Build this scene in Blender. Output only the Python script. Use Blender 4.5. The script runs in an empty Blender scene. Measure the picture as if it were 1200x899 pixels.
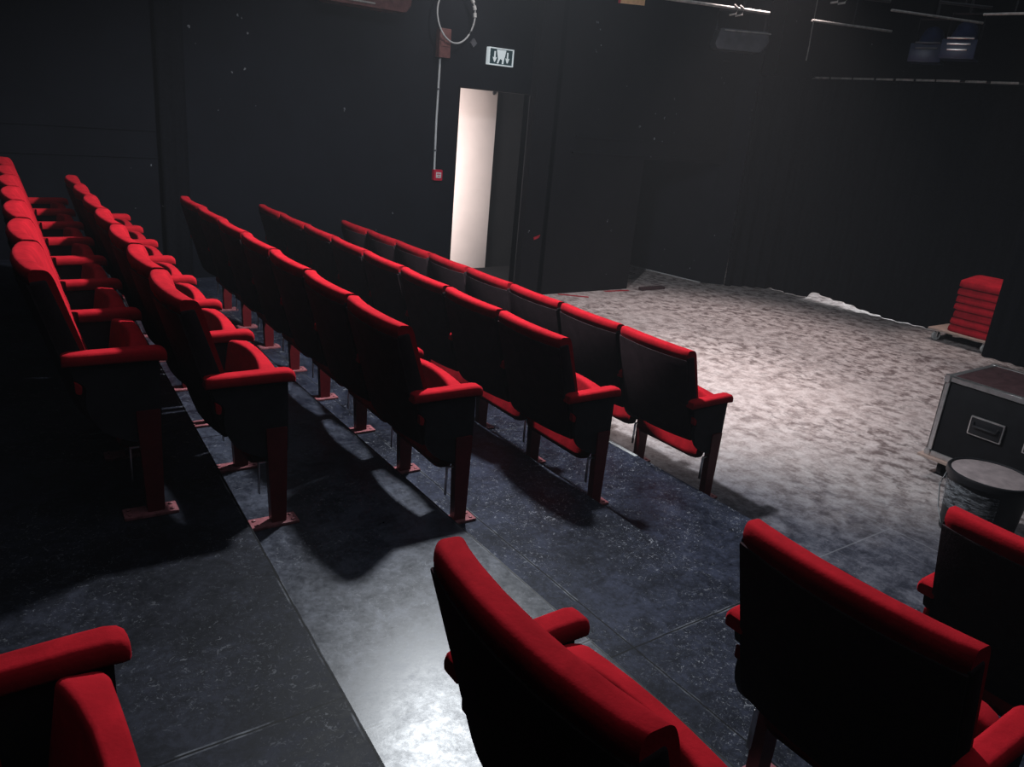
import bpy, bmesh, math, random
from mathutils import Vector, Matrix
random.seed(7)
S = bpy.context.scene
C = S.collection
PI = math.pi

# ------------------------------------------------------------------ materials
def new_mat(name):
    m = bpy.data.materials.new(name); m.use_nodes = True
    nt = m.node_tree
    return m, nt, nt.nodes['Principled BSDF']

def N(nt, t, **k):
    n = nt.nodes.new(t)
    for a, v in k.items():
        setattr(n, a, v)
    return n

def noise(nt, scale, detail=4, rough=.55, vec=None, dist=0.0):
    n = N(nt, 'ShaderNodeTexNoise')
    n.inputs['Scale'].default_value = scale
    n.inputs['Detail'].default_value = detail
    n.inputs['Roughness'].default_value = rough
    n.inputs['Distortion'].default_value = dist
    if vec is not None: nt.links.new(vec, n.inputs['Vector'])
    return n.outputs['Fac']

def ramp(nt, fac, stops):
    r = N(nt, 'ShaderNodeValToRGB')
    e = r.color_ramp.elements
    while len(e) < len(stops): e.new(.5)
    for el, (p, c) in zip(e, stops):
        el.position = p; el.color = (*c, 1) if not isinstance(c, (int, float)) else (c, c, c, 1)
    nt.links.new(fac, r.inputs['Fac'])
    return r.outputs['Color']

def mth(nt, op, a, b=None):
    n = N(nt, 'ShaderNodeMath', operation=op)
    for i, v in enumerate((a, b)):
        if v is None: continue
        if isinstance(v, (int, float)): n.inputs[i].default_value = v
        else: nt.links.new(v, n.inputs[i])
    return n.outputs[0]

def mix(nt, fac, a, b):
    n = N(nt, 'ShaderNodeMix', data_type='RGBA')
    if isinstance(fac, (int, float)): n.inputs[0].default_value = fac
    else: nt.links.new(fac, n.inputs[0])
    for i, v in ((6, a), (7, b)):
        if isinstance(v, tuple): n.inputs[i].default_value = (*v, 1)
        else: nt.links.new(v, n.inputs[i])
    return n.outputs[2]

def coords(nt, scale=(1, 1, 1)):
    t = N(nt, 'ShaderNodeTexCoord'); mp = N(nt, 'ShaderNodeMapping')
    mp.inputs['Scale'].default_value = scale
    nt.links.new(t.outputs['Object'], mp.inputs['Vector'])
    return mp.outputs['Vector']

def bump(nt, b, h, strength, dist=.002):
    n = N(nt, 'ShaderNodeBump')
    n.inputs['Strength'].default_value = strength
    n.inputs['Distance'].default_value = dist
    nt.links.new(h, n.inputs['Height'])
    nt.links.new(n.outputs['Normal'], b.inputs['Normal'])

def plain(name, col, rough=.6, metal=0, var=.25, scale=12, spec=.4):
    m, nt, b = new_mat(name)
    v = coords(nt)
    f = noise(nt, scale, 5, .6, v)
    lo = tuple(c * (1 - var) for c in col); hi = tuple(min(1, c * (1 + var)) for c in col)
    nt.links.new(ramp(nt, f, [(.3, lo), (.7, hi)]), b.inputs['Base Color'])
    b.inputs['Roughness'].default_value = rough
    b.inputs['Metallic'].default_value = metal
    b.inputs['Specular IOR Level'].default_value = spec
    return m

def velvet(name, col, sheen=.12):
    m, nt, b = new_mat(name)
    v = coords(nt)
    f = noise(nt, 9, 6, .65, v, .4)
    lo = tuple(c * .72 for c in col); hi = tuple(min(1, c * 1.18) for c in col)
    nt.links.new(ramp(nt, f, [(.3, lo), (.68, hi)]), b.inputs['Base Color'])
    b.inputs['Roughness'].default_value = .95
    b.inputs['Specular IOR Level'].default_value = .08
    b.inputs['Sheen Weight'].default_value = sheen
    b.inputs['Sheen Roughness'].default_value = .45
    b.inputs['Sheen Tint'].default_value = (1, .12, .2, 1)
    bump(nt, b, noise(nt, 120, 3, .6, v), .25, .003)
    return m

def deck(name, lo, hi, rough_lo, rough_hi, seams_x=(), seams_y=(), spec=.5, dust=1.0):
    """black-painted plywood stage deck: scuffs, flecks of dust, panel seams.
    seams_x: (x at y=0, dx/dy), seams_y: y"""
    m, nt, b = new_mat(name)
    v = coords(nt)
    big = noise(nt, 1.6, 6, .62, v, .6)
    mid = noise(nt, 9, 8, .72, v, .7)
    fine = noise(nt, 46, 8, .75, v, .4)
    f = mth(nt, 'ADD', mth(nt, 'MULTIPLY', big, .34), mth(nt, 'ADD', mth(nt, 'MULTIPLY', mid, .36), mth(nt, 'MULTIPLY', fine, .30)))
    col = ramp(nt, f, [(.435, lo), (.50, tuple((a + c) * .40 for a, c in zip(lo, hi))), (.565, hi)])
    for rot, sc, th in (((9, 1.6, 1), 3.2, .60), ((1.8, 8, 1), 2.7, .61)):
        st = ramp(nt, noise(nt, sc, 8, .75, coords(nt, rot), 1.6), [(th, 0.), (th + .12, 1.)])
        col = mix(nt, mth(nt, 'MULTIPLY', st, .30 * dust), col, (.20, .21, .25))
    fm = ramp(nt, noise(nt, 2.6, 4, .6, v, .4), [(.40, .1), (.60, 1.)])
    for sc, th, amt in ((60, .595, .95), (24, .63, .75), (150, .60, .5)):
        fl = ramp(nt, noise(nt, sc, 5, .7, v, 1.2), [(th, 0.), (th + .05, 1.)])
        col = mix(nt, mth(nt, 'MULTIPLY', mth(nt, 'MULTIPLY', fl, fm), amt * dust), col, (.40, .41, .45))
    sep = N(nt, 'ShaderNodeSeparateXYZ'); nt.links.new(v, sep.inputs[0])
    wob = mth(nt, 'MULTIPLY', mth(nt, 'SUBTRACT', noise(nt, 14, 2, .5, v), .5), .006)
    wear = ramp(nt, noise(nt, 6, 6, .7, v, .5), [(.49, 0.), (.64, .9)])
    lines = [(sep.outputs[0], sep.outputs[1], x0, k) for x0, k in seams_x] + [(sep.outputs[1], sep.outputs[0], y0, 0) for y0 in seams_y]
    for main, other, c, k in lines:
        d = mth(nt, 'SUBTRACT', mth(nt, 'ADD', main, wob), c)
        if k: d = mth(nt, 'SUBTRACT', d, mth(nt, 'MULTIPLY', other, k))
        d = mth(nt, 'ABSOLUTE', d)
        dark = mth(nt, 'LESS_THAN', d, .0028)
        edge = mth(nt, 'LESS_THAN', mth(nt, 'ABSOLUTE', mth(nt, 'SUBTRACT', d, .005)), .0032)
        col = mix(nt, mth(nt, 'MULTIPLY', edge, wear), col, (.24, .25, .28))
        col = mix(nt, dark, col, (.003, .003, .004))
    nt.links.new(col, b.inputs['Base Color'])
    rr = N(nt, 'ShaderNodeMapRange')
    rr.inputs['To Min'].default_value = rough_lo; rr.inputs['To Max'].default_value = rough_hi
    rr.inputs['From Min'].default_value = .35; rr.inputs['From Max'].default_value = .65
    nt.links.new(mth(nt, 'ADD', mth(nt, 'MULTIPLY', mid, .5), mth(nt, 'MULTIPLY', fine, .5)), rr.inputs['Value'])
    nt.links.new(rr.outputs['Result'], b.inputs['Roughness'])
    b.inputs['Specular IOR Level'].default_value = spec
    bump(nt, b, fine, .12, .001)
    return m

def stage_mat():
    m, nt, b = new_mat('worn stage floor')
    v = coords(nt)
    sep = N(nt, 'ShaderNodeSeparateXYZ'); nt.links.new(v, sep.inputs[0])
    big = noise(nt, .9, 5, .6, v, .5)
    mid = noise(nt, 9, 8, .74, v, .25)
    fine = noise(nt, 48, 8, .75, v, .3)
    f = mth(nt, 'ADD', mth(nt, 'MULTIPLY', mid, .70), mth(nt, 'MULTIPLY', fine, .30))
    pale = ramp(nt, f, [(.41, (.40, .33, .32)), (.485, (.60, .52, .51)), (.58, (.76, .69, .68))])
    # brown dirt in clusters, denser towards upstage
    dm = ramp(nt, mth(nt, 'ADD', mth(nt, 'MULTIPLY', noise(nt, .75, 3, .6, v, .2), .75), mth(nt, 'MULTIPLY', noise(nt, 3.1, 4, .6, v), .25)), [(.42, .12), (.56, .9)])
    up = N(nt, 'ShaderNodeMapRange'); up.clamp = True
    up.inputs['From Min'].default_value = 1.6; up.inputs['From Max'].default_value = 5.2; up.inputs['To Max'].default_value = .75
    nt.links.new(sep.outputs[0], up.inputs['Value'])
    dm = mth(nt, 'MINIMUM', mth(nt, 'ADD', dm, up.outputs['Result']), 1.0)
    dirt = ramp(nt, noise(nt, 9.5, 8, .68, coords(nt, (1.1, .9, 1)), .25), [(.475, 0.), (.60, 1.)])
    pale = mix(nt, mth(nt, 'MULTIPLY', mth(nt, 'MULTIPLY', dirt, dm), .82), pale, (.115, .074, .072))
    worn = ramp(nt, f, [(.41, (.040, .042, .060)), (.49, (.095, .096, .125)), (.58, (.20, .20, .24))])
    # towards the seats the pale dance floor gives way to bare grey-blue boards
    k = N(nt, 'ShaderNodeMapRange'); k.clamp = True
    k.inputs['From Min'].default_value = .15; k.inputs['From Max'].default_value = 1.25
    edge = mth(nt, 'ADD', sep.outputs[0], mth(nt, 'MULTIPLY', mth(nt, 'SUBTRACT', big, .5), 1.3))
    edge = mth(nt, 'ADD', edge, mth(nt, 'MULTIPLY', sep.outputs[1], .75))
    nt.links.new(edge, k.inputs['Value'])
    col = mix(nt, k.outputs['Result'], worn, pale)
    vl = coords(nt, (6, .5, 1))
    st = ramp(nt, noise(nt, 4, 7, .75, vl, .6), [(.58, 0.), (.72, 1.)])
    col = mix(nt, mth(nt, 'MULTIPLY', st, .30), col, (.55, .52, .54))
    fl = ramp(nt, noise(nt, 60, 2, .5, v), [(.70, 0.), (.73, 1.)])
    col = mix(nt, mth(nt, 'MULTIPLY', fl, .5), col, (.6, .55, .55))
    for ax, s in ((0, 1.005), (1, -.712)):
        d = mth(nt, 'ABSOLUTE', mth(nt, 'SUBTRACT', sep.outputs[ax], s))
        lim = mth(nt, 'LESS_THAN', sep.outputs[1], -.1) if ax == 0 else mth(nt, 'LESS_THAN', sep.outputs[0], 1.0)
        col = mix(nt, mth(nt, 'MULTIPLY', mth(nt, 'LESS_THAN', d, .004), mth(nt, 'MULTIPLY', lim, .4)), col, (.42, .42, .45))
    nt.links.new(col, b.inputs['Base Color'])
    b.inputs['Roughness'].default_value = .62
    b.inputs['Specular IOR Level'].default_value = .3
    bump(nt, b, fine, .3, .002)
    return m

def black_wall(name, col, scale=3):
    m, nt, b = new_mat(name)
    v = coords(nt)
    f = noise(nt, scale, 6, .6, v)
    col_ = ramp(nt, f, [(.3, tuple(c * .8 for c in col)), (.7, tuple(c * 1.2 for c in col))])
    fl = ramp(nt, noise(nt, 17, 2, .5, v), [(.735, 0.), (.75, 1.)])
    fm = ramp(nt, noise(nt, 1.1, 2, .5, v), [(.56, 0.), (.6, 1.)])
    nt.links.new(mix(nt, mth(nt, 'MULTIPLY', fl, fm), col_, (.30, .30, .32)), b.inputs['Base Color'])
    b.inputs['Roughness'].default_value = .85
    b.inputs['Specular IOR Level'].default_value = .15
    return m

M = dict(
    red=velvet('crimson velvet', (.84, .022, .038)),
    red_back=velvet('dark maroon rear cloth', (.085, .052, .060), .0),
    steel_red=plain('dark red painted steel', (.20, .012, .018), .5),
    plate=plain('worn red steel plate', (.50, .17, .19), .45, 0, .35, 30),
    panel=plain('black lacquered board', (.045, .042, .050), .65, 0, .25, 12, .15),
    lacquer=plain('black case lacquer', (.010, .010, .012), .6, 0, .3, 12, .2),
    chrome=plain('bare steel', (.75, .72, .70), .3, 1, .1),
    pad=velvet('red pad cloth', (.62, .018, .035)),
    tier_rear=deck('dull black tier deck', (.005, .006, .011), (.034, .037, .056), .46, .62, ((-2.2265, .058),), (-.995, 1.02, 3.05), .22, .38),
    tier=deck('glossy black tier deck', (.010, .013, .026), (.080, .090, .130), .27, .43, ((-1.456, .004),), (-1.03, 1.02, 3.05), 1.0, .5),
    tier_front=deck('scuffed black tier deck', (.005, .007, .016), (.050, .058, .098), .42, .60, ((-1.237, 0),), (-1.022, 1.02, 3.05), .28, 1.25),
    riser=plain('black riser board', (.014, .015, .018), .7),
    stage=stage_mat(),
    wall=black_wall('matt black wall', (.0085, .0092, .0145)),
    dead=plain('flat black paint', (.008, .008, .009), .95, 0, .2, 5, .05),
    wall2=black_wall('matt black flat', (.0115, .0095, .0118)),
    ceil=plain('black ceiling', (.012, .012, .014), .9),
    cloth=plain('black serge', (.009, .009, .012), .95, 0, .3, 40, .05),
    white=plain('white painted door', (.82, .72, .69), .55, 0, .05, 3),
    black=plain('black plastic', (.015, .015, .018), .45),
    dark_metal=plain('black steel tube', (.05, .05, .055), .35, .6),
    alu=plain('aluminium', (.62, .60, .60), .35, .8, .15, 25),
    brown_ply=plain('dark brown laminate', (.085, .042, .045), .5, 0, .4, 25),
    wood=plain('pale plywood', (.66, .47, .40), .6, 0, .15, 20),
    rubber=plain('white nylon', (.75, .73, .72), .45, 0, .1),
    tape=plain('white tape', (.85, .84, .84), .6, 0, .1, 30),
    redtape=plain('red tape', (.55, .02, .04), .6, 0, .2),
    redplastic=plain('red plastic', (.75, .015, .06), .4, 0, .1),
    cable=plain('white cable', (.72, .72, .74), .5, 0, .1),
    maroon=plain('maroon steel box', (.22, .09, .085), .5, 0, .3, 20),
    lid=plain('dusty lid', (.42, .34, .34), .6, 0, .25, 14),
    paper=plain('orange card', (.85, .48, .26), .7, 0, .12, 30),
    grey=plain('grey sheet metal', (.16, .16, .18), .45, .2),
    dusty=plain('dusty pipe', (.62, .58, .55), .45, .3, .3, 20),
    navy=plain('dark blue lamp shell', (.03, .045, .12), .35),
    
)
def film_mat():
    m, nt, b = new_mat('clear wrap')
    b.inputs['Base Color'].default_value = (.6, .62, .68, 1); b.inputs['Roughness'].default_value = .2
    v = coords(nt, (8, 8, 40))
    nt.links.new(ramp(nt, noise(nt, 3, 5, .6, v, .8), [(.44, .02), (.66, .5)]), b.inputs['Alpha'])
    return m
M['film'] = film_mat()
def glow(name, col, s):
    m, nt, b = new_mat(name)
    b.inputs['Base Color'].default_value = (*col, 1)
    b.inputs['Emission Color'].default_value = (*col, 1)
    b.inputs['Emission Strength'].default_value = s
    return m
M['signglow'] = glow('backlit sign', (.80, .88, .92), .42)
M['signdark'] = glow('backlit sign ground', (.02, .05, .06), .25)

# ------------------------------------------------------------------ mesh helpers
def obj(name, bm, mat, parent=None, smooth=40):
    bmesh.ops.recalc_face_normals(bm, faces=bm.faces)
    me = bpy.data.meshes.new(name); bm.to_mesh(me); bm.free()
    for p in me.polygons: p.use_smooth = bool(smooth)
    if smooth: me.set_sharp_from_angle(angle=math.radians(smooth))
    me.materials.append(mat)
    o = bpy.data.objects.new(name, me); C.objects.link(o)
    if parent is not None: o.parent = parent
    return o

def tag(o, label, cat, group=None):
    o['label'] = label; o['category'] = cat
    if group: o['group'] = group
    return o

def thing(name, label, cat, loc=(0, 0, 0), rotz=0, group=None):
    o = bpy.data.objects.new(name, None); C.objects.link(o)
    o.empty_display_size = .1
    o.location = loc; o.rotation_euler = (0, 0, rotz)
    return tag(o, label, cat, group)

def struct(name, bm, mat, parent=None, smooth=0):
    o = obj(name, bm, mat, parent, smooth)
    if parent is None: o['kind'] = 'structure'
    return o

def dup(root, loc, rotz, label):
    r = root.copy(); C.objects.link(r); r.location = loc; r.rotation_euler = (0, 0, rotz); r['label'] = label
    for ch in list(root.children):
        c = ch.copy(); C.objects.link(c); c.parent = r
        for g in ch.children:
            d = g.copy(); C.objects.link(d); d.parent = c
    return r

def rounded(pts, r, seg=4):
    """round the corners of a polygon; r is one radius or one per corner"""
    out = []; n = len(pts)
    for i, p in enumerate(pts):
        rad = r[i] if isinstance(r, (list, tuple)) else r
        p = Vector(p); a = Vector(pts[i - 1]) - p; b = Vector(pts[(i + 1) % n]) - p
        d = min(rad, a.length * .48, b.length * .48)
        if d < 1e-5: out.append(tuple(p)); continue
        s = p + a.normalized() * d; e = p + b.normalized() * d
        for k in range(seg + 1):
            t = k / seg
            out.append(tuple((1 - t) ** 2 * s + 2 * t * (1 - t) * p + t * t * e))
    return out

def loft(bm, sections):
    rows = [[bm.verts.new(c) for c in s] for s in sections]
    n = len(rows[0])
    for a, b in zip(rows, rows[1:]):
        for i in range(n):
            bm.faces.new((a[i], a[(i + 1) % n], b[(i + 1) % n], b[i]))
    bm.faces.new(rows[0][::-1]); bm.faces.new(rows[-1])
    return bm

def prism_y(bm, prof, y0, y1, inset=.0):
    """profile in XZ swept along y, with softened ends"""
    cx = sum(p[0] for p in prof) / len(prof); cz = sum(p[1] for p in prof) / len(prof)
    def sec(y, k): return [(cx + (x - cx) * k, y, cz + (z - cz) * k) for x, z in prof]
    if inset: s = [sec(y0, 1 - inset * 2), sec(y0 + inset * .06, 1 - inset * .6), sec(y0 + inset * .2, 1), sec(y1 - inset * .2, 1), sec(y1 - inset * .06, 1 - inset * .6), sec(y1, 1 - inset * 2)]
    else: s = [sec(y0, 1), sec(y1, 1)]
    return loft(bm, s)

def box(bm, x0, x1, y0, y1, z0, z1, bev=0, seg=2):
    r = bmesh.ops.create_cube(bm, size=1)
    vs = r['verts']
    for v in vs:
        v.co = Vector((x0 + (v.co.x + .5) * (x1 - x0), y0 + (v.co.y + .5) * (y1 - y0), z0 + (v.co.z + .5) * (z1 - z0)))
    if bev:
        es = list({e for v in vs for e in v.link_edges})
        bmesh.ops.bevel(bm, geom=es, offset=bev, segments=seg, affect='EDGES', profile=.6)
    return bm

def tube(bm, pts, r, seg=10, closed=False):
    pts = [Vector(p) for p in pts]; n = len(pts); rings = []
    up = Vector((0, 0, 1))
    for i, p in enumerate(pts):
        if closed: t = pts[(i + 1) % n] - pts[i - 1]
        else: t = pts[min(i + 1, n - 1)] - pts[max(i - 1, 0)]
        t.normalize()
        a = t.cross(up if abs(t.z) < .9 else Vector((1, 0, 0))).normalized(); b = t.cross(a)
        rings.append([bm.verts.new(p + (a * math.cos(2 * PI * k / seg) + b * math.sin(2 * PI * k / seg)) * r) for k in range(seg)])
    for i in range(n if closed else n - 1):
        A, B = rings[i], rings[(i + 1) % n]
        for k in range(seg): bm.faces.new((A[k], A[(k + 1) % seg], B[(k + 1) % seg], B[k]))
    if not closed: bm.faces.new(rings[0][::-1]); bm.faces.new(rings[-1])
    return bm

def lathe(bm, prof, seg=32, at=(0, 0, 0)):
    rings = []
    for r, z in prof:
        rings.append([bm.verts.new((at[0] + r * math.cos(2 * PI * k / seg), at[1] + r * math.sin(2 * PI * k / seg), at[2] + z)) for k in range(seg)])
    for A, B in zip(rings, rings[1:]):
        for k in range(seg): bm.faces.new((A[k], A[(k + 1) % seg], B[(k + 1) % seg], B[k]))
    bm.faces.new(rings[0][::-1]); bm.faces.new(rings[-1])
    return bm

B = bmesh.new

# ------------------------------------------------------------------ the theatre seat
P = .53            # seat pitch along a row
H = .89
def bulge(t): return 4 * t * (1 - t)

def back_bm(y0, y1):
    """padded back: reclined, curved in plan (rear bulges in the middle), rounded top"""
    prof = rounded([(-.010, .868), (-.002, .894), (.050, .890), (.066, .862), (.190, .455), (.187, .415), (.150, .405), (.118, .44)],
                   [.02, .016, .018, .03, .03, .02, .02, .03], 4)
    cx, cz = .10, .63
    bm = B(); secs = []
    ts = [0, .02, .06, .18, .34, .5, .66, .82, .94, .98, 1]
    for t in ts:
        e = min(t, 1 - t); k = 1 - .07 * max(0, (.06 - e) / .06) ** 2
        off = -.032 * bulge(t); y = y0 + (y1 - y0) * t
        dz = .006 * bulge(t)
        secs.append([(cx + (x - cx) * (k if True else 1) + off, y, z + dz - (1 - k) * .03 * (1 if z > .6 else -1)) for x, z in prof])
    return loft(bm, secs)

def rear_bm(y0, y1):
    """dark cloth shell on the rear of the back, wrapping round both side edges"""
    prof = rounded([(.0005, .842), (.014, .842), (.135, .43), (.150, .378), (.134, .378), (.1165, .43)], .006, 2)
    outer = [i_ for i_, (x, z) in enumerate(prof) if x < .30 * (.843 - z) + .004]
    bm = B(); secs = []
    for t in [0, .03, .18, .34, .5, .66, .82, .97, 1]:
        off = -.032 * bulge(t); y = y0 + (y1 - y0) * t
        secs.append([(x + off - (.0075 if i_ in outer else 0), y, z) for i_, (x, z) in enumerate(prof)])
    loft(bm, secs)
    side = rounded([(-.001, .852), (.046, .858), (.176, .45), (.172, .40), (.134, .378), (.1165, .43)], .008, 3)
    for a, b in ((y0 - .003, y0 + .010), (y1 - .010, y1 + .003)):
        prism_y(bm, side, a, b, .012)
    return bm

def seat_bm(y0, y1):
    """tipped-up seat cushion: a dished slab standing on its rear edge, nose up at armrest height"""
    L, T = .362, .082
    ang = math.radians(82); d = Vector((math.cos(ang), math.sin(ang))); n = Vector((-d.y, d.x))   # n points to the back
    o = Vector((.290, .232))
    prof = rounded([(0, 0), (0, T), (L, T), (L, 0)], [.03, .03, .018, .016], 4)
    bm = B(); secs = []
    for t in [0, .03, .08, .2, .35, .5, .65, .8, .92, .97, 1]:
        e = min(t, 1 - t); k = 1 - .22 * max(0, (.08 - e) / .08) ** 2
        y = y0 + (y1 - y0) * t; s = []
        for u, w in prof:
            uu = L / 2 + (u - L / 2) * (1 - (1 - k) * .25); ww = T / 2 + (w - T / 2) * k
            dish = -.034 * bulge(t) * (ww / T) * max(0, min(1, uu / L * 1.6))
            bow = .016 * bulge(t) * (uu / L)
            q = o + d * (uu + bow) + n * (ww + dish)
            s.append((q.x, y, q.y))
        secs.append(s)
    return loft(bm, secs)

def pan_bm(y0, y1):
    ang = math.radians(82); d = Vector((math.cos(ang), math.sin(ang))); n = Vector((-d.y, d.x)); o = Vector((.290, .232))
    pts = [o + d * u + n * w for u, w in ((.03, -.016), (.03, -.002), (.26, -.002), (.26, -.016))]
    return prism_y(B(), [tuple(q) for q in pts], y0, y1)

def arm_bm(y, joined):
    """padded armrest swept along x with a rounded, slightly dropped nose; where another back stands
    right beside it the rear end is cut back to the width of the standard"""
    sec = rounded([(-.031, -.022), (.031, -.022), (.033, .004), (.024, .020), (-.024, .020), (-.033, .004)], [.008, .008, .012, .014, .014, .012], 3)
    bm = B(); secs = []
    for x, k, dz in ((.062, .80, -.006), (.068, .94, -.002), (.085, 1, 0), (.150, 1, 0), (.158, 1, 0), (.2, 1, 0), (.30, 1.03, .001), (.345, 1.05, .0), (.364, 1.0, -.003), (.374, .86, -.008), (.378, .6, -.012)):
        lim = -.012 if joined and x < .155 else -1
        secs.append([(x, y + max(lim, a * k), .602 + b * k + dz) for a, b in sec])
    return loft(bm, secs)

def standard(root, y, joined=False):
    """side standard: black board, steel leg, foot plate and armrest"""
    prof = rounded([(.080, .580), (.352, .580), (.350, .30), (.262, .285), (.165, .33), (.118, .42), (.128, .505), (.095, .53)], [.004, .004, .01, .02, .05, .05, .02, .01], 4)
    obj('side_panel', prism_y(B(), prof, y - .012, y + .012), M['panel'], root)
    leg = rounded([(.268, .40), (.346, .40), (.340, .010), (.284, .010)], .006, 2)
    lg = obj('leg', prism_y(B(), leg, y - .019, y + .019), M['steel_red'], root)
    bm = B(); box(bm, .240, .246, y - .006, y + .008, .135, .26, .002)
    box(bm, .240, .275, y - .006, y + .006, .26, .268, .002)
    h = obj('seat_stop', bm, M['chrome'], lg); h['label'] = 'thin bare steel seat stop'
    bm = B(); box(bm, .205, .385, y - .038, y + .038, 0, .012, .003)
    for bx in (.225, .365):
        lathe(bm, [(.008, 0), (.008, .004), (.005, .006)], 8, (bx, y + .02, .012)); lathe(bm, [(.008, 0), (.008, .004), (.005, .006)], 8, (bx, y - .02, .012))
    obj('foot_plate', bm, M['plate'], root)
    obj('armrest', arm_bm(y, joined), M['red'], root)
    if not joined:
        bm = B(); prism_y(bm, rounded([(.092, .528), (.116, .508), (.112, .478), (.094, .484)], .008, 3), y - .019, y + .004, .05)
        obj('hinge_cover', bm, M['red'], root)

def make_seat(name, label, both=False, joined=True):
    t = thing(name, label, 'seat', group='red tip-up theatre seats')
    obj('backrest', back_bm(.0165, P - .0165), M['red'], t)
    obj('back_shell', rear_bm(.0165, P - .0165), M['red_back'], t)
    obj('seat_cushion', seat_bm(.036, P - .036), M['red'], t)
    obj('seat_pan', pan_bm(.05, P - .05), M['panel'], t)
    standard(t, 0, joined)
    if both: standard(t, P)
    return t

ORD = ['first', 'second', 'third', 'fourth', 'fifth', 'sixth', 'seventh', 'eighth']
#        x       floor z   y      yaw     count  row name
ROWS = [(-2.800, .479, .223, 2.6, 7, 'rearmost row at far left'),
        (-2.386, .382, .126, 2.09, 7, 'fourth row from the stage'),
        (-1.636, .264, .009, 1.51, 7, 'third row from the stage'),
        (-.806, .131, .044, .35, 8, 'second row from the stage'),
        (.0, .0, .0, -.67, 8, 'front row beside the stage')]
protos = {}
def put_seat(kind, loc, rz, lab):
    if kind not in protos:
        t = protos[kind] = make_seat('theatre_seat', lab, both=kind in ('last', 'single'), joined=kind in ('mid', 'last'))
        t.location = loc; t.rotation_euler.z = rz
    else: dup(protos[kind], loc, rz, lab)
for x, z, y, yaw, n, rn in ROWS:
    w = math.radians(yaw)
    for k in range(n):
        lab = 'red velvet tip-up theatre seat, %s from the aisle in the %s' % (ORD[k], rn)
        loc = (x + math.sin(w) * k * P, y + math.cos(w) * k * P, z)
        put_seat('first' if k == 0 else 'last' if k == n - 1 else 'mid', loc, -w, lab)
# near side of the aisle: one seat on each tier shows
for x, z, yf, lab in ((-3.20, .479, -1.33, 'red seat with only its armrest and cushion nose showing at the bottom left corner'),
                      (-2.386, .382, -1.547, 'big foreground red theatre seat seen from behind, nearest the bright floor glare'),
                      (-1.636, .264, -1.609, 'foreground red theatre seat with wide dark back, between the nearest seat and the bucket seat'),
                      (-.806, .131, -1.666, 'foreground red theatre seat at the right edge, in front of the bucket')):
    put_seat('single', (x, yf - P, z), 0, lab)

# ------------------------------------------------------------------ tiers, floor, walls
YB = 4.9
def slab(name, xa, xb, z, mat='tier'):
    """xa / xb: (x at y = 0, slope dx/dy) of the two long edges"""
    bm = B(); y0, y1 = -5, YB
    c = [(xa[0] + xa[1] * y0, y0), (xb[0] + xb[1] * y0, y0), (xb[0] + xb[1] * y1, y1), (xa[0] + xa[1] * y1, y1)]
    a = [bm.verts.new((*q, -.2)) for q in c]; b = [bm.verts.new((*q, z)) for q in c]
    bm.faces.new(a[::-1]); bm.faces.new(b)
    for k in range(4): bm.faces.new((a[k], a[(k + 1) % 4], b[(k + 1) % 4], b[k]))
    return struct(name, bm, M[mat])
E0, E1, E2, E3, E4 = (-6.0, 0), (-2.222, .058), (-1.452, .004), (-.64, 0), (.14, 0)
slab('seating_platform', E0, E1, .479, 'tier_rear')
slab('seating_platform', E1, E2, .382)
slab('seating_platform', E2, E3, .264, 'tier_front')
slab('seating_platform', E3, E4, .131, 'tier_front')
bm = B(); box(bm, -6.0, 8.6, -5, 6.4, -.3, 0)
struct('floor', bm, M['stage'])
bm = B(); box(bm, .116, .142, .385, .72, .1305, .1345, .001); box(bm, .1395, .1425, .385, .90, .10, .1335, .001)
tag(obj('edge_tape', bm, M['tape']), 'white tape on the tier edge behind the front row', 'tape')

def wall(name, x0, x1, y0, y1, z0=0, z1=4.2, mat='wall'):
    bm = B(); box(bm, x0, x1, y0, y1, z0, z1)
    return struct(name, bm, M[mat])
DX0, DX1 = 1.515, 2.43        # doorway on the far wall
wall('wall_far', -6.1, DX0, YB, YB + .12)
wall('wall_lintel', DX0, DX1, YB, YB + .12, 2.145)
wall('wall_reveal', DX1, 3.85, YB + .02, YB + .12)
wall('wall_jamb', DX1, DX1 + .06, 4.45, YB + .12, 0, 4.2, 'dead')
wall('wall_panel', 2.17, 3.83, 4.45, 4.55, 0, 4.2, 'wall2')
wall('wall_bulkhead', 3.83, 5.42, 4.45, 4.55, 1.55, 4.2, 'wall2')
wall('wall_alcove', 3.73, 3.83, 4.55, 6.1)
wall('wall_recess', 3.73, 5.3, 5.9, 6.0)
wall('wall_right', 8.4, 8.5, -5, 6.4)
wall('wall_left', -6.2, -6.1, -5, YB)
wall('wall_near', -6.2, 8.5, -5.1, -5)
wall('ceiling', -6.2, 8.6, -5.1, 6.5, 4.2, 4.3, 'ceil')
# slanting side of the recess
def slant(name, pts, z0, z1, th, mat):
    bm = B()
    for (a, b) in zip(pts, pts[1:]):
        a = Vector((*a, 0)); b = Vector((*b, 0)); n = (b - a).cross(Vector((0, 0, 1))).normalized() * th
        v = [bm.verts.new(q + Vector((0, 0, z))) for z in (z0, z1) for q in (a, b, b + n, a + n)]
        for f in ((3, 2, 1, 0), (4, 5, 6, 7), (0, 1, 5, 4), (1, 2, 6, 5), (2, 3, 7, 6), (3, 0, 4, 7)): bm.faces.new([v[i] for i in f])
    return struct(name, bm, M[mat])
slant('wall_side', [(5.46, 4.30), (5.20, 4.50), (4.97, 5.90)], 0, 4.2, .06, 'wall')
slant('trim_1', [(5.195, 4.49), (4.955, 5.88)], 0.001, .012, .02, 'tape')
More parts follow.
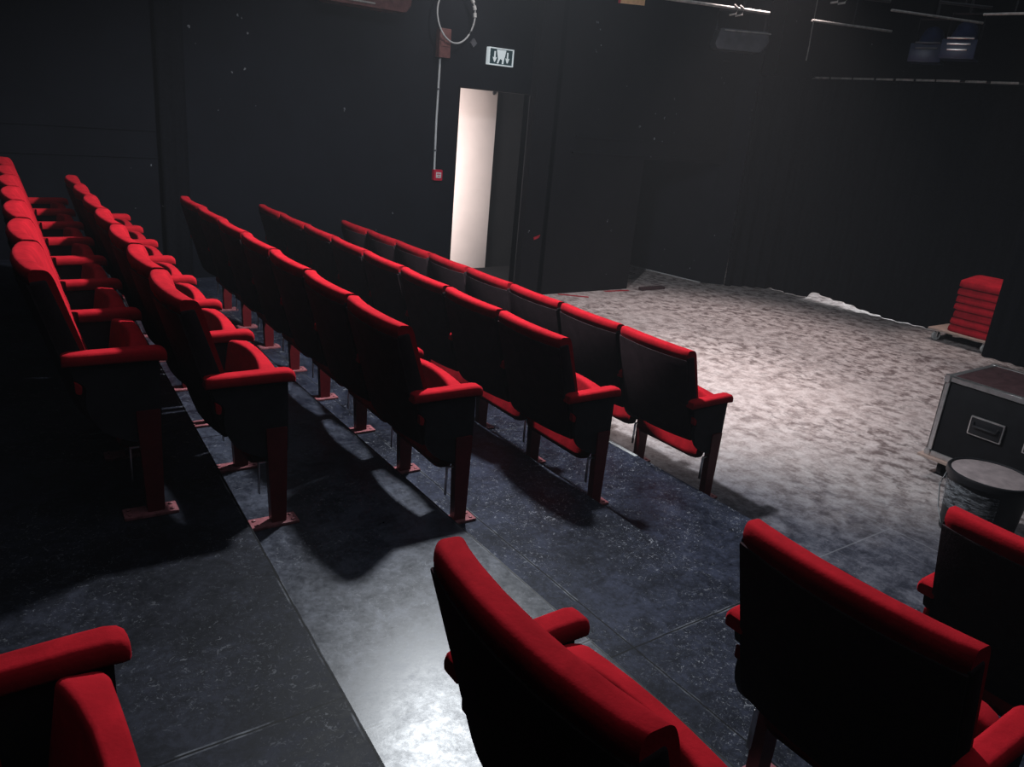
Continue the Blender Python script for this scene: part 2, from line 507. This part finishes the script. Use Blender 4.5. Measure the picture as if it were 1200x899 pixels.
# horizontal battens on the walls
bm = B(); box(bm, 2.75, 5.0, 4.425, 4.45, 1.745, 1.765, .003); struct('trim_2', bm, M['wall2'])
bm = B(); box(bm, 2.72, 5.0, 4.425, 4.45, 1.575, 1.595, .003); struct('trim_3', bm, M['wall2'])
bm = B(); box(bm, -2.9, -1.44, YB - .012, YB, 1.312, 1.324, .002); struct('trim_4', bm, M['wall'])
bm = B(); box(bm, -2.9, -1.44, YB - .012, YB, 1.532, 1.544, .002); struct('trim_5', bm, M['wall'])

# door: white leaf standing in the doorway, black leaf beside it
d = thing('door_1', '', 'door', (0, 0, 0)); del d['label']; del d['category']; d['kind'] = 'structure'
YD = 5.90
bm = B(); box(bm, 1.86, 2.668, YD, YD + .04, .01, 2.30, .004)
obj('door_leaf', bm, M['white'], d)
bm = B(); lathe(bm, [(.016, 0), (.016, .012), (.009, .014)], 12, (0, 0, 0))
bmesh.ops.scale(bm, vec=(1, 1.8, 1), verts=bm.verts)
bmesh.ops.rotate(bm, cent=(0, 0, 0), matrix=Matrix.Rotation(PI / 2, 3, 'X'), verts=bm.verts)
bmesh.ops.translate(bm, vec=(2.605, YD, 2.145), verts=bm.verts)
obj('door_bolt', bm, M['black'], d)
bm = B(); box(bm, DX0 - .006, DX0 + .012, YB - .006, YB + .125, 0, 2.145, .002); box(bm, DX0 - .006, DX1, YB - .006, YB + .125, 2.137, 2.150, .002)
obj('door_frame', bm, M['wall2'], d)
wall('wall_corridor', -.3, 3.10, YD + .04, YD + .12, 0, 2.7, 'dead')
wall('wall_corridor_end', -.40, -.3, YB + .12, YD + .12, 0, 2.7, 'dead')
wall('wall_corridor_side', 3.10, 3.20, YB + .12, YD + .12, 0, 2.7, 'dead')
wall('wall_corridor_head', -.4, 3.2, YB + .12, YD + .12, 2.7, 2.8, 'dead')
wall('floor_corridor', -.4, 3.2, YB, YD + .12, -.01, .012, 'dead')
# end curtain hanging before the far wall at left (a darker strip)
def curtain(name, path, z0f, z1, amp, wl, label, mat='cloth', th=.012):
    """hanging cloth along a polyline: pleats, a real thickness, and a hem that may rise"""
    pts = []; L = 0
    segs = [(Vector(a), Vector(b)) for a, b in zip(path, path[1:])]
    tot = sum((b - a).length for a, b in segs)
    step = wl / 8
    n = max(8, int(tot / step)); bm = B(); rows = []
    for i in range(n + 1):
        s = tot * i / n; q = s
        for a, b in segs:
            l = (b - a).length
            if q <= l + 1e-6: break
            q -= l
        t = (b - a).normalized(); nn = Vector((t.y, -t.x)); c = a + t * min(q, l)
        off = amp * math.sin(2 * PI * s / wl) + amp * .5 * math.sin(2 * PI * s / (wl * 2.7) + 1)
        z0 = z0f(c) if callable(z0f) else z0f
        col = []
        for z, k in ((z0, 1.25), (z0 + .6, 1.1), (z1 * .6, .8), (z1, .4)):
            p = c + nn * off * k
            col.append((p, nn, z))
        rows.append([bm.verts.new((p.x + m.x * th / 2, p.y + m.y * th / 2, z)) for p, m, z in col] +
                    [bm.verts.new((p.x - m.x * th / 2, p.y - m.y * th / 2, z)) for p, m, z in reversed(col)])
    k = len(rows[0])
    for a, b in zip(rows, rows[1:]):
        for i in range(k): bm.faces.new((a[i], b[i], b[(i + 1) % k], a[(i + 1) % k]))
    bm.faces.new(rows[0]); bm.faces.new(rows[-1][::-1])
    return tag(obj(name, bm, M[mat], None, 60), label, 'curtain')
def hem(c):
    h = .006
    if 2.40 < c.y < 3.42:
        t = (3.42 - c.y) / 1.02
        h += .085 * (min(1, t / .08) if t < .08 else (1 - (t - .08) / .92) ** .8) + .006 * math.sin(c.y * 14)
    return h
curtain('stage_curtain', [(5.43, 4.27), (5.98, 3.95), (6.05, 3.2), (6.09, 2.2), (6.17, 1.75), (6.17, .6), (6.12, -1.2)], hem, 2.64, .022, .17,
        'long black stage curtain hanging behind the pale stage floor')
curtain('masking_drape', [(5.56, .955), (5.58, -.35)], .008, 3.3, .016, .15, 'black drape hanging at the right edge in front of the red pad stack')
curtain('wall_drape', [(-1.42, 4.84), (-1.20, 4.84)], .30, 3.4, .012, .11, 'narrow black drape hanging on the far wall behind the rear rows')
# track on top of the curtain: pale strips in a dark channel
t = thing('curtain_track', 'black curtain track with short pale strips above the stage curtain', 'track', (0, 0, 0))
bm = B(); tube(bm, [(5.98, 3.95, 2.665), (6.05, 3.2, 2.665), (6.09, 2.2, 2.665), (6.17, 1.75, 2.665), (6.17, .6, 2.665), (6.12, -1.2, 2.665)], .012, 8)
obj('rail', bm, M['dark_metal'], t)
yy = 3.93
while yy > .3:
    l = random.uniform(.20, .32)
    xx = 6.02 if yy > 2.2 else 6.02 + min(.1, (2.2 - yy) * .2)
    bm = B(); box(bm, xx - .045, xx - .030, yy - l, yy, 2.650, 2.672, .002)
    o = obj('strip', bm, M['dusty'], t)
    yy -= l + random.uniform(.02, .05)

# ------------------------------------------------------------------ things on the far wall
e = thing('exit_sign', 'lit emergency exit sign with arrows over the white door', 'sign', (1.97, YB - .045, 2.475))
bm = B()
for a in ((-.155, .155, -.085, -.074), (-.155, .155, .074, .085)): box(bm, a[0], a[1], -.012, .045, a[2], a[3], .002)
for a in ((-.155, -.144), (.144, .155)): box(bm, a[0], a[1], -.012, .045, -.074, .074, .002)
f = obj('frame', bm, M['signglow'], e)
bm = B(); box(bm, -.144, .144, 0, .04, -.074, .074); obj('panel', bm, M['signdark'], e)
def flat(bm, pts, y0=-.004, y1=.0):
    a = [bm.verts.new((x, y0, z)) for x, z in pts]; b = [bm.verts.new((x, y1, z)) for x, z in pts]
    n = len(pts)
    for i in range(n): bm.faces.new((a[i], a[(i + 1) % n], b[(i + 1) % n], b[i]))
    bm.faces.new(a); bm.faces.new(b[::-1])
for cx, k in ((-.078, 1), (.082, 1)):
    bm = B(); flat(bm, [(cx - .008, .050), (cx + .008, .050), (cx + .008, -.012), (cx + .026, -.006), (cx + .004, -.054), (cx - .004, -.054), (cx - .026, -.006), (cx - .008, -.012)])
    obj('arrow', bm, M['signglow'], e, 0)
bm = B()
flat(bm, [(-.055, .068), (.060, .068), (.050, .012), (.040, -.020), (.034, -.066), (.016, -.066), (.018, -.030), (-.006, -.018), (-.018, -.034), (-.030, -.066), (-.048, -.066), (-.034, -.020), (-.046, .02)])
obj('pictogram', bm, M['signglow'], e, 0)

c = thing('fire_call_point', 'small red fire call point with white front, left of the white door', 'alarm', (1.295, YB - .03, 1.255))
bm = B(); box(bm, -.05, .05, -.02, .036, -.055, .055, .008); obj('housing', bm, M['redplastic'], c)
bm = B(); box(bm, -.030, .032, -.024, -.018, -.028, .030, .003); obj('glass_plate', bm, M['tape'], c)
bm = B(); box(bm, -.02, .02, -.026, -.023, .006, .014, .001); box(bm, -.012, .012, -.026, -.023, -.012, -.004, .001); obj('mark', bm, M['redplastic'], c)
bm = B(); tube(bm, [(1.262, YB - .014, 1.31), (1.256, YB - .014, 1.8), (1.262, YB - .014, 2.40)], .011, 8)
cl = thing('conduit', 'thin pale conduit running down the far wall to the red call point', 'conduit')
obj('pipe', bm, M['cable'], cl)
for z in (1.5, 2.1):
    bm = B(); box(bm, 1.245, 1.272, YB - .028, YB, z - .008, z + .008, .003); obj('clip', bm, M['grey'], cl)
j = thing('junction_box', 'maroon junction box on the far wall under the looped cable', 'box', (1.275, YB - .05, 2.53))
bm = B(); box(bm, -.065, .065, -.03, .05, -.135, .135, .01); obj('housing', bm, M['maroon'], j)
bm = B(); flat(bm, [(-.055, .01), (-.02, .03), (0, .005), (.02, .03), (.055, .01), (.055, -.03), (-.055, -.03)], -.036, -.030); obj('cover', bm, M['maroon'], j, 0)
# cable loop
lp = thing('looped_cable', 'pale cable hanging in a round loop above the maroon box', 'cable')
cx, cz, rx, rz = 1.37, 2.79, .215, .25
bm = B(); tube(bm, [(cx + rx * math.cos(a), YB - .10 - .02 * math.sin(a * 2), cz + rz * math.sin(a)) for a in [2 * PI * k / 40 for k in range(40)]], .0085, 8, True)
obj('loop', bm, M['cable'], lp)
for a in (.05, .32, .6):
    bm = B(); p = (cx + rx * math.cos(a), YB - .10 - .02 * math.sin(a * 2), cz + rz * math.sin(a))
    q = (cx + rx * math.cos(a + .16), YB - .10 - .02 * math.sin(a * 2), cz + rz * math.sin(a + .16))
    tube(bm, [p, q], .018, 8); obj('wrap', bm, M['tape'], lp)
bm = B(); s = .045; flat(bm, [(0, s), (s * .9, 0), (0, -s), (-s * .9, 0)], -.012, .012)
o = obj('wall_sensor', bm, M['grey'], None, 0); o.location = (1.64, YB - .013, 2.575); tag(o, 'small grey diamond plate on the black wall above the white door', 'sensor')
# batten luminaire at the top left
l = thing('ceiling_luminaire', 'long dull luminaire hanging at the top edge left of the looped cable', 'lamp', (.27, 4.55, 2.79))
bm = B(); prism_y(bm, rounded([(-.40, -.055), (-.36, -.085), (.36, -.085), (.41, -.02), (.41, .10), (-.40, .10)], .02, 3), -.12, .12, .02); obj('housing', bm, M['maroon'], l)
bm = B(); box(bm, -.38, .05, -.135, -.118, -.06, -.045, .003); box(bm, -.36, .02, -.135, -.118, .0, .012, .003); obj('rail', bm, M['dusty'], l)
bm = B(); tube(bm, [(-.2, 0, .1), (-.2, 0, 1.41)], .012, 8); tube(bm, [(.2, 0, .1), (.2, 0, 1.41)], .012, 8); obj('hanger', bm, M['dark_metal'], l)
# sticker on the black panel
bm = B(); flat(bm, [(-.04, .0), (.05, .028), (.03, -.008), (-.03, -.03)], -.004, .0)
o = obj('red_sticker', bm, M['redtape'], None, 0); o.location = (2.24 + .11, 4.4505, .66); tag(o, 'tiny red sticker low on the black panel right of the door', 'sticker')
for a, b_, lab in (((2.72, 4.42), (3.0, 4.20), 'red tape strip on the floor behind the front row end'), ((3.42, 4.40), (3.78, 4.36), 'short red tape strip at the foot of the black panel corner')):
    a = Vector((*a, 0)); b_ = Vector((*b_, 0)); t_ = (b_ - a).normalized(); n_ = Vector((-t_.y, t_.x, 0)) * .022
    bm = B(); v = [bm.verts.new(q + Vector((0, 0, z))) for z in (.0005, .004) for q in (a - n_, b_ - n_, b_ + n_, a + n_)]
    for fc in ((3, 2, 1, 0), (4, 5, 6, 7), (0, 1, 5, 4), (1, 2, 6, 5), (2, 3, 7, 6), (3, 0, 4, 7)): bm.faces.new([v[i] for i in fc])
    tag(obj('floor_tape', bm, M['redtape'], None, 0), lab, 'tape')
bm = B(); box(bm, 3.95, 4.35, 4.30, 4.37, 0, .035, .004)
tag(obj('wood_batten', bm, M['brown_ply']), 'short dark batten lying on the stage by the black panel corner', 'batten')

# ------------------------------------------------------------------ red pads on the dolly
dl = thing('dolly', 'low plywood dolly on white casters under the red pads', 'dolly', (5.62, 1.02, 0))
bm = B(); box(bm, 0, .44, -.09, .57, .115, .138, .004); obj('deck', bm, M['wood'], dl)
for px, py in ((.07, .50), (.07, -.02), (.37, .50), (.37, -.02)):
    bm = B(); lathe(bm, [(.012, -.014), (.045, -.014), (.05, -.008), (.05, .008), (.045, .014), (.012, .014)], 20)
    bmesh.ops.rotate(bm, cent=(0, 0, 0), matrix=Matrix.Rotation(PI / 2, 3, 'Y') @ Matrix.Rotation(.0, 3, 'X'), verts=bm.verts)
    bmesh.ops.rotate(bm, cent=(0, 0, 0), matrix=Matrix.Rotation(1.1, 3, 'Z'), verts=bm.verts)
    bmesh.ops.translate(bm, vec=(px, py, .05), verts=bm.verts)
    ca = obj('caster', bm, M['rubber'], dl)
    bm = B(); box(bm, px - .022, px + .022, py - .026, py + .026, .098, .115, .002); box(bm, px - .02, px + .02, py - .024, py - .018, .045, .10); box(bm, px - .02, px + .02, py + .018, py + .024, .045, .10)
    obj('fork', bm, M['alu'], ca)
PH = .079
padnames = ['lowest', 'second lowest', 'third lowest', 'middle', 'third from the top', 'second from the top', 'topmost']
def pad_bm(s):
    bm = B(); secs = []
    prof = rounded([(0, .004), (0, PH * .50), (.018, PH - .006), (.38, PH), (.40, PH * .5), (.39, .004)], [.006, .016, .012, .02, .02, .006], 4)
    for t in [0, .03, .1, .3, .5, .7, .9, .97, 1]:
        e_ = min(t, 1 - t); k = 1 - .12 * max(0, (.1 - e_) / .1) ** 2
        secs.append([(.22 + (x - .22) * k - .012 * bulge(t) * (x < .1), t * .50, z * (1 - .12 * (1 - k) * 8 * (z > .03)) + .004 * bulge(t) * (z > .05)) for x, z in prof])
    return loft(bm, secs)
for i in range(7):
    o = obj('red_pad', pad_bm(i), M['pad'], None)
    o.location = (5.665 + random.uniform(-.006, .006) + .002 * i, .915 + random.uniform(-.008, .008), .138 + i * PH)
    o.rotation_euler = (0, 0, random.uniform(-.02, .02))
    if i == 6: o.rotation_euler = (0, -.10, .02); o.location.z += .004
    tag(o, 'red upholstered pad, %s in the stack on the dolly' % padnames[i], 'pad', 'red pads on the dolly')

# ------------------------------------------------------------------ flight case
fc = thing('flight_case', 'black flight case with aluminium edges at the right edge', 'case', (1.95, -.36, 0))
W_, D_, Z0, Z1 = 1.15, .62, .125, .655     # extends to -y and +x
bm = B(); box(bm, .012, D_ - .012, -W_ + .012, -.012, Z0, Z1 - .006, .004); obj('body', bm, M['lacquer'], fc)
bm = B(); box(bm, .035, D_ - .035, -W_ + .035, -.035, Z1 - .006, Z1 - .002, .001); obj('top_panel', bm, M['brown_ply'], fc)
bm = B()
ew = .034
def ang_bar(x0, x1, y0, y1, z0, z1): box(bm, x0, x1, y0, y1, z0, z1, .003, 1)
for (ya, yb) in ((-ew, 0), (-W_, -W_ + ew)):
    ang_bar(0, .012, ya, yb, Z0, Z1); ang_bar(D_ - .012, D_, ya, yb, Z0, Z1)
    ang_bar(0, D_, ya, yb, Z1 - .008, Z1)
for yy_ in ((-.010, 0), (-W_, -W_ + .010)):
    ang_bar(0, ew, *yy_, Z0, Z1); ang_bar(D_ - ew, D_, *yy_, Z0, Z1)
for (xa, xb) in ((0, ew), (D_ - ew, D_)):
    ang_bar(xa, xb, -W_, 0, Z1 - .008, Z1)
for xx in ((0, .012), (D_ - .012, D_)):
    ang_bar(*xx, -W_, 0, Z1 - ew, Z1); ang_bar(*xx, -W_, 0, Z0, Z0 + ew)
obj('edging', bm, M['alu'], fc)
bm = B(); box(bm, -.03, D_ + .03, -W_ - .03, .03, Z0 - .016, Z0, .002); obj('base_board', bm, M['wood'], fc)
for (cx_, cy_) in ((0, 0), (0, -W_), (D_, 0), (D_, -W_)):
    for z in (Z0 + .02, Z1 - .02):
        bm = B(); bmesh.ops.create_uvsphere(bm, u_segments=12, v_segments=8, radius=.032)
        for v in bm.verts: v.co = Vector((max(-.022, min(.022, v.co.x)), max(-.022, min(.022, v.co.y)), max(-.022, min(.022, v.co.z))))
        bmesh.ops.translate(bm, vec=(cx_ + (.014 if cx_ == 0 else -.014), cy_ + (-.014 if cy_ == 0 else .014), z), verts=bm.verts)
        obj('corner_ball', bm, M['alu'], fc)
for yc in (-.305, -.62):
    bm = B(); box(bm, -.006, .012, yc - .10, yc + .10, .345, .465, .010)
    pl = obj('handle_plate', bm, M['alu'], fc)
    bm = B(); box(bm, -.009, .0, yc - .091, yc + .091, .353, .457, .006); obj('recess', bm, M['black'], pl)
    bm = B(); tube(bm, [(-.010, yc - .072, .43), (-.022, yc - .066, .408), (-.022, yc + .066, .408), (-.010, yc + .072, .43)], .007, 8); obj('grip', bm, M['dark_metal'], pl)
for (cx_, cy_) in ((.09, -.09), (.09, -W_ + .09), (D_ - .09, -.09), (D_ - .09, -W_ + .09)):
    bm = B(); lathe(bm, [(.014, -.015), (.046, -.015), (.05, -.01), (.05, .01), (.046, .015), (.014, .015)], 18)
    bmesh.ops.rotate(bm, cent=(0, 0, 0), matrix=Matrix.Rotation(PI / 2, 3, 'X'), verts=bm.verts)
    bmesh.ops.translate(bm, vec=(cx_, cy_, .05), verts=bm.verts)
    ca = obj('caster', bm, M['black'], fc)
    bm = B(); box(bm, cx_ - .03, cx_ + .03, cy_ - .03, cy_ + .03, .098, Z0 - .016, .002); box(bm, cx_ - .02, cx_ + .02, cy_ - .026, cy_ - .02, .045, .10); box(bm, cx_ - .02, cx_ + .02, cy_ + .02, cy_ + .026, .045, .10)
    obj('fork', bm, M['dark_metal'], ca)
# ------------------------------------------------------------------ bucket
bk = thing('bucket', 'black round tub with dusty pale lid before the flight case', 'bucket', (1.40, -.965, 0))
bm = B(); lathe(bm, [(.165, 0), (.172, .006), (.198, .335), (.198, .34)], 48); obj('tub', bm, M['black'], bk)
bm = B()
lathe(bm, [(.199, .322), (.211, .325), (.213, .350), (.209, .360), (.200, .363), (.193, .358), (.192, .352)], 48)
obj('rim', bm, M['black'], bk)
bm = B(); lathe(bm, [(.192, .348), (.192, .355), (.186, .357), (.02, .3565)], 48); obj('lid', bm, M['lid'], bk)
bm = B(); secs = []
for k in range(29):
    a = 1.35 + 2.5 * k / 28; r0, r1 = .186, .199
    secs.append([(rr * math.cos(a), rr * math.sin(a), z + .006 * math.sin(a * 5)) for rr, z in ((r0 + .002, .15), (r1, .30), (r1 + .003, .30), (r0 + .006, .15))])
obj('wrap', loft(bm, secs), M['film'], bk)
bm = B(); tube(bm, [(-.10, .175, .33), (-.16, .17, .26), (-.15, .15, .13), (-.155, .11, .05)], .004, 6); obj('bail_wire', bm, M['cable'], bk)
# ------------------------------------------------------------------ rig above the stage
def pipe(a, b_, r, label, mat='dark_metal', hangers=(.15, .85)):
    t_ = thing('rigging_pipe', label, 'pipe')
    bm = B(); tube(bm, [a, b_], r, 10); obj('tube', bm, M[mat], t_)
    A, B2 = Vector(a), Vector(b_)
    for h in hangers:
        q = A.lerp(B2, h); bm = B(); tube(bm, [q + Vector((0, 0, r)), (q.x, q.y, 4.2)], .006, 6); obj('hanger', bm, M['dark_metal'], t_)
    return t_
pp = pipe((1.95, 3.15, 3.0), (3.4, 2.66, 3.0), .014, 'pale rigging pipe with two hooks at the top edge right of the orange card', 'dusty', (.1,))
for q in (.76, .80):
    c_ = Vector((1.95, 3.15, 3.0)).lerp(Vector((3.4, 2.66, 3.0)), q)
    bm = B(); tube(bm, [c_ + Vector((.0, .0, .03)), c_ + Vector((.03, -.03, .0)), c_ + Vector((.02, -.02, -.045)), c_ + Vector((-.02, .02, -.06))], .009, 6); obj('hook', bm, M['dusty'], pp)
pipe((2.2, 6.0, 2.93), (5.0, 4.41, 2.74), .010, 'thin dark pipe running across in front of the black panel top', 'dark_metal', (.3,))
pipe((3.9, 2.55, 3.0), (4.75, 2.25, 3.0), .012, 'short thin pale pipe above the middle of the stage curtain', 'dusty', (.5,))
pipe((3.55, 1.55, 3.0), (4.4, 1.22, 3.0), .010, 'thin pale pipe above the two blue lamps', 'dusty', (.5,))
pipe((3.3, 1.02, 3.0), (3.66, .80, 3.0), .010, 'stub of pipe at the top edge above the blue lamps', 'dark_metal', (.5,))
pipe((3.95, 1.0, 3.0), (4.0, .55, 3.0), .010, 'thin pipe at the top right corner', 'dusty', (.5,))
pp = pipe((2.6, 1.9, 3.04), (3.4, 1.48, 3.04), .012, 'dark pipe with two pale hooks at the top edge', 'dark_metal', (.1,))
for q in (.48, .55):
    c_ = Vector((2.6, 1.9, 3.04)).lerp(Vector((3.4, 1.48, 3.04)), q)
    bm = B(); tube(bm, [c_ + Vector((.0, .0, .03)), c_ + Vector((.03, -.03, -.01)), c_ + Vector((.015, -.015, -.05)), c_ + Vector((-.02, .02, -.06))], .009, 6); obj('hook', bm, M['dusty'], pp)
bm = B(); tube(bm, [(4.6, 3.05, 4.2), (4.6, 3.05, 3.02), (4.62, 3.06, 2.86)], .005, 6); tube(bm, [(4.62, 3.06, 2.86), (4.63, 3.07, 2.72)], .006, 6)
tag(obj('hanging_wire', bm, M['dusty']), 'thin pale wire hanging straight down above the stage curtain', 'wire')
# orange card
oc = thing('hanging_card', 'orange printed card hanging at the top edge beside the pale pipe', 'card', (2.06, 3.03, 2.965))
oc.rotation_euler = (0, 0, -.55)
bm = B(); box(bm, -.105, .105, -.003, .003, -.06, .10, .001); obj('sheet', bm, M['paper'], oc)
bm = B()
for k in range(7): box(bm, -.085 + k * .025, -.070 + k * .025, -.0045, -.003, -.018, .004 + .008 * (k % 3), 0)
obj('print', bm, M['maroon'], oc)
bm = B(); box(bm, -.125, -.106, -.006, .006, -.06, .10, .002); obj('edge_strip', bm, M['redtape'], oc)
bm = B(); tube(bm, [(0, 0, .1), (0, 0, 1.235)], .004, 6); obj('string', bm, M['dark_metal'], oc)
# grey floodlight
gf = thing('floodlight', 'grey box floodlight hanging over the black panel corner', 'lamp', (4.35, 3.78, 2.93))
gf.rotation_euler = (0, 0, -.62)
bm = B(); prism_y(bm, rounded([(-.28, -.10), (-.24, -.15), (.22, -.15), (.30, -.04), (.28, .06), (-.24, .06)], .02, 3), -.14, .14, .03); obj('housing', bm, M['grey'], gf)
bm = B(); box(bm, -.2, .3, -.155, -.14, .035, .047, .002); obj('trim_strip', bm, M['dusty'], gf)
bm = B(); tube(bm, [(-.26, 0, .05), (-.26, 0, .25), (.26, 0, .25), (.26, 0, .05)], .012, 8); tube(bm, [(0, 0, .25), (0, 0, 1.27)], .014, 8); obj('yoke', bm, M['dark_metal'], gf)
# two blue lamps
def par(loc, rz, label, bright):
    t_ = thing('stage_lamp', label, 'lamp', loc, rz, 'blue stage lamps')
    bm = B(); lathe(bm, [(.05, .17), (.095, .12), (.115, .02), (.12, -.12), (.125, -.13)], 24)
    bmesh.ops.rotate(bm, cent=(0, 0, 0), matrix=Matrix.Rotation(math.radians(38), 3, 'Y'), verts=bm.verts); obj('can', bm, M['navy'], t_)
    bm = B(); box(bm, -.16, .10, -.15, .15, -.19, -.175, .003); box(bm, -.17, -.155, -.15, .15, -.18, -.02, .003); obj('barn_door', bm, M['navy'], t_)
    bm = B()
    for i in range(bright): box(bm, -.185, -.170, -.12 + .02 * i, .11 - .01 * i, -.02 - .05 * i, -.005 - .05 * i, .002)
    obj('reflector', bm, M['chrome' if bright > 2 else 'grey'], t_)
    bm = B(); tube(bm, [(0, -.14, 0), (0, -.14, .22), (0, .14, .22), (0, .14, 0)], .01, 8); tube(bm, [(0, 0, .22), (0, 0, 4.2 - loc[2])], .012, 8); obj('yoke', bm, M['dark_metal'], t_)
    return t_
par((5.35, 2.17, 2.96), .35, 'dark blue stage lamp hanging, the left and dimmer of two', 2)
par((5.15, 1.74, 2.97), .30, 'dark blue stage lamp with bright strips, the right of two', 3)

# ------------------------------------------------------------------ lights
def light(kind, name, loc, power, col, target=None, **k):
    l_ = bpy.data.lights.new(name, kind); l_.energy = power; l_.color = col
    for a, v in k.items(): setattr(l_, a, v)
    o = bpy.data.objects.new(name, l_); C.objects.link(o); o.location = loc
    if target is not None:
        o.rotation_euler = (Vector(target) - Vector(loc)).to_track_quat('-Z', 'Y').to_euler()
    return o
light('SPOT', 'work_light', (-.6, 1.15, 3.2), 300, (.90, .95, 1.0), (-.2, 1.25, 0), shadow_soft_size=.09, spot_size=math.radians(176), spot_blend=.55)
light('SPOT', 'stage_light', (2.0, 1.75, 3.9), 370, (1.0, .90, .88), (1.85, 1.55, 0), shadow_soft_size=.12, spot_size=math.radians(52), spot_blend=1.0)
light('SPOT', 'stage_wash', (3.6, 2.5, 3.9), 330, (1.0, .86, .84), (3.0, 2.2, 0), shadow_soft_size=.15, spot_size=math.radians(80), spot_blend=.75)
light('SPOT', 'pad_fill', (5.25, 1.15, 3.9), 130, (1.0, .86, .82), (5.7, 1.2, .3), shadow_soft_size=.06, spot_size=math.radians(26), spot_blend=.9)  # spot added to brighten the red pads and their dolly
light('SPOT', 'wall_fill', (1.45, 3.9, 3.4), 20, (1.0, .95, .92), (1.36, 4.85, 2.5), shadow_soft_size=.04, spot_size=math.radians(74), spot_blend=.9)  # small lamp put in to pick out the cable, conduit and boxes
light('AREA', 'door_fill', (.55, 5.35, 1.25), 170, (1.0, .89, .85), (2.4, 5.9, .75), shape='RECTANGLE', size=.7, size_y=1.5)  # unseen lamp added behind the wall to brighten the white door leaf evenly
light('AREA', 'ceiling_fill', (.5, -.2, 4.15), 30, (.80, .88, 1.0), (.5, -.2, 0), shape='RECTANGLE', size=8, size_y=8)  # broad soft fill added overhead to lift the unlit sides
light('AREA', 'backstage_light', (7.2, 2.95, .9), 30, (.93, .97, 1.0), (6.4, 2.95, 0), shape='RECTANGLE', size=.2, size_y=1.6)

# ------------------------------------------------------------------ world: thin scattering volume added to lift the blacks
w = bpy.data.worlds.new('World'); S.world = w; w.use_nodes = True
nt = w.node_tree
bg = nt.nodes['Background']; bg.inputs['Color'].default_value = (.5, .6, 1, 1); bg.inputs['Strength'].default_value = 0.0
vs_ = nt.nodes.new('ShaderNodeVolumeScatter')
vs_.inputs['Color'].default_value = (.92, .94, 1.0, 1); vs_.inputs['Density'].default_value = .005; vs_.inputs['Anisotropy'].default_value = 0.0
nt.links.new(vs_.outputs['Volume'], nt.nodes['World Output'].inputs['Volume'])

# ------------------------------------------------------------------ camera
cam = bpy.data.cameras.new('camera'); co = bpy.data.objects.new('camera', cam); C.objects.link(co)
yaw, pit, roll = .6378649, -.3314747, .0913440
f_ = Vector((math.sin(yaw) * math.cos(pit), math.cos(yaw) * math.cos(pit), math.sin(pit)))
r_ = Vector((math.cos(yaw), -math.sin(yaw), 0)); u_ = r_.cross(f_)
cr, sr = math.cos(roll), math.sin(roll)
R_, U_ = r_ * cr + u_ * sr, u_ * cr - r_ * sr
mw = Matrix((R_, U_, -f_)).transposed().to_4x4(); mw.translation = Vector((-2.98816, -2.54984, 1.95680))
co.matrix_world = mw
cam.sensor_fit = 'HORIZONTAL'; cam.sensor_width = 36; cam.lens = 924.964 * 36 / 1200
cam.clip_start = .05
S.camera = co

S.cycles.diffuse_bounces = 0
S.view_settings.view_transform = 'Standard'
S.view_settings.look = 'None'
S.view_settings.exposure = 0
S.view_settings.gamma = 1
S.view_settings.use_curve_mapping = False
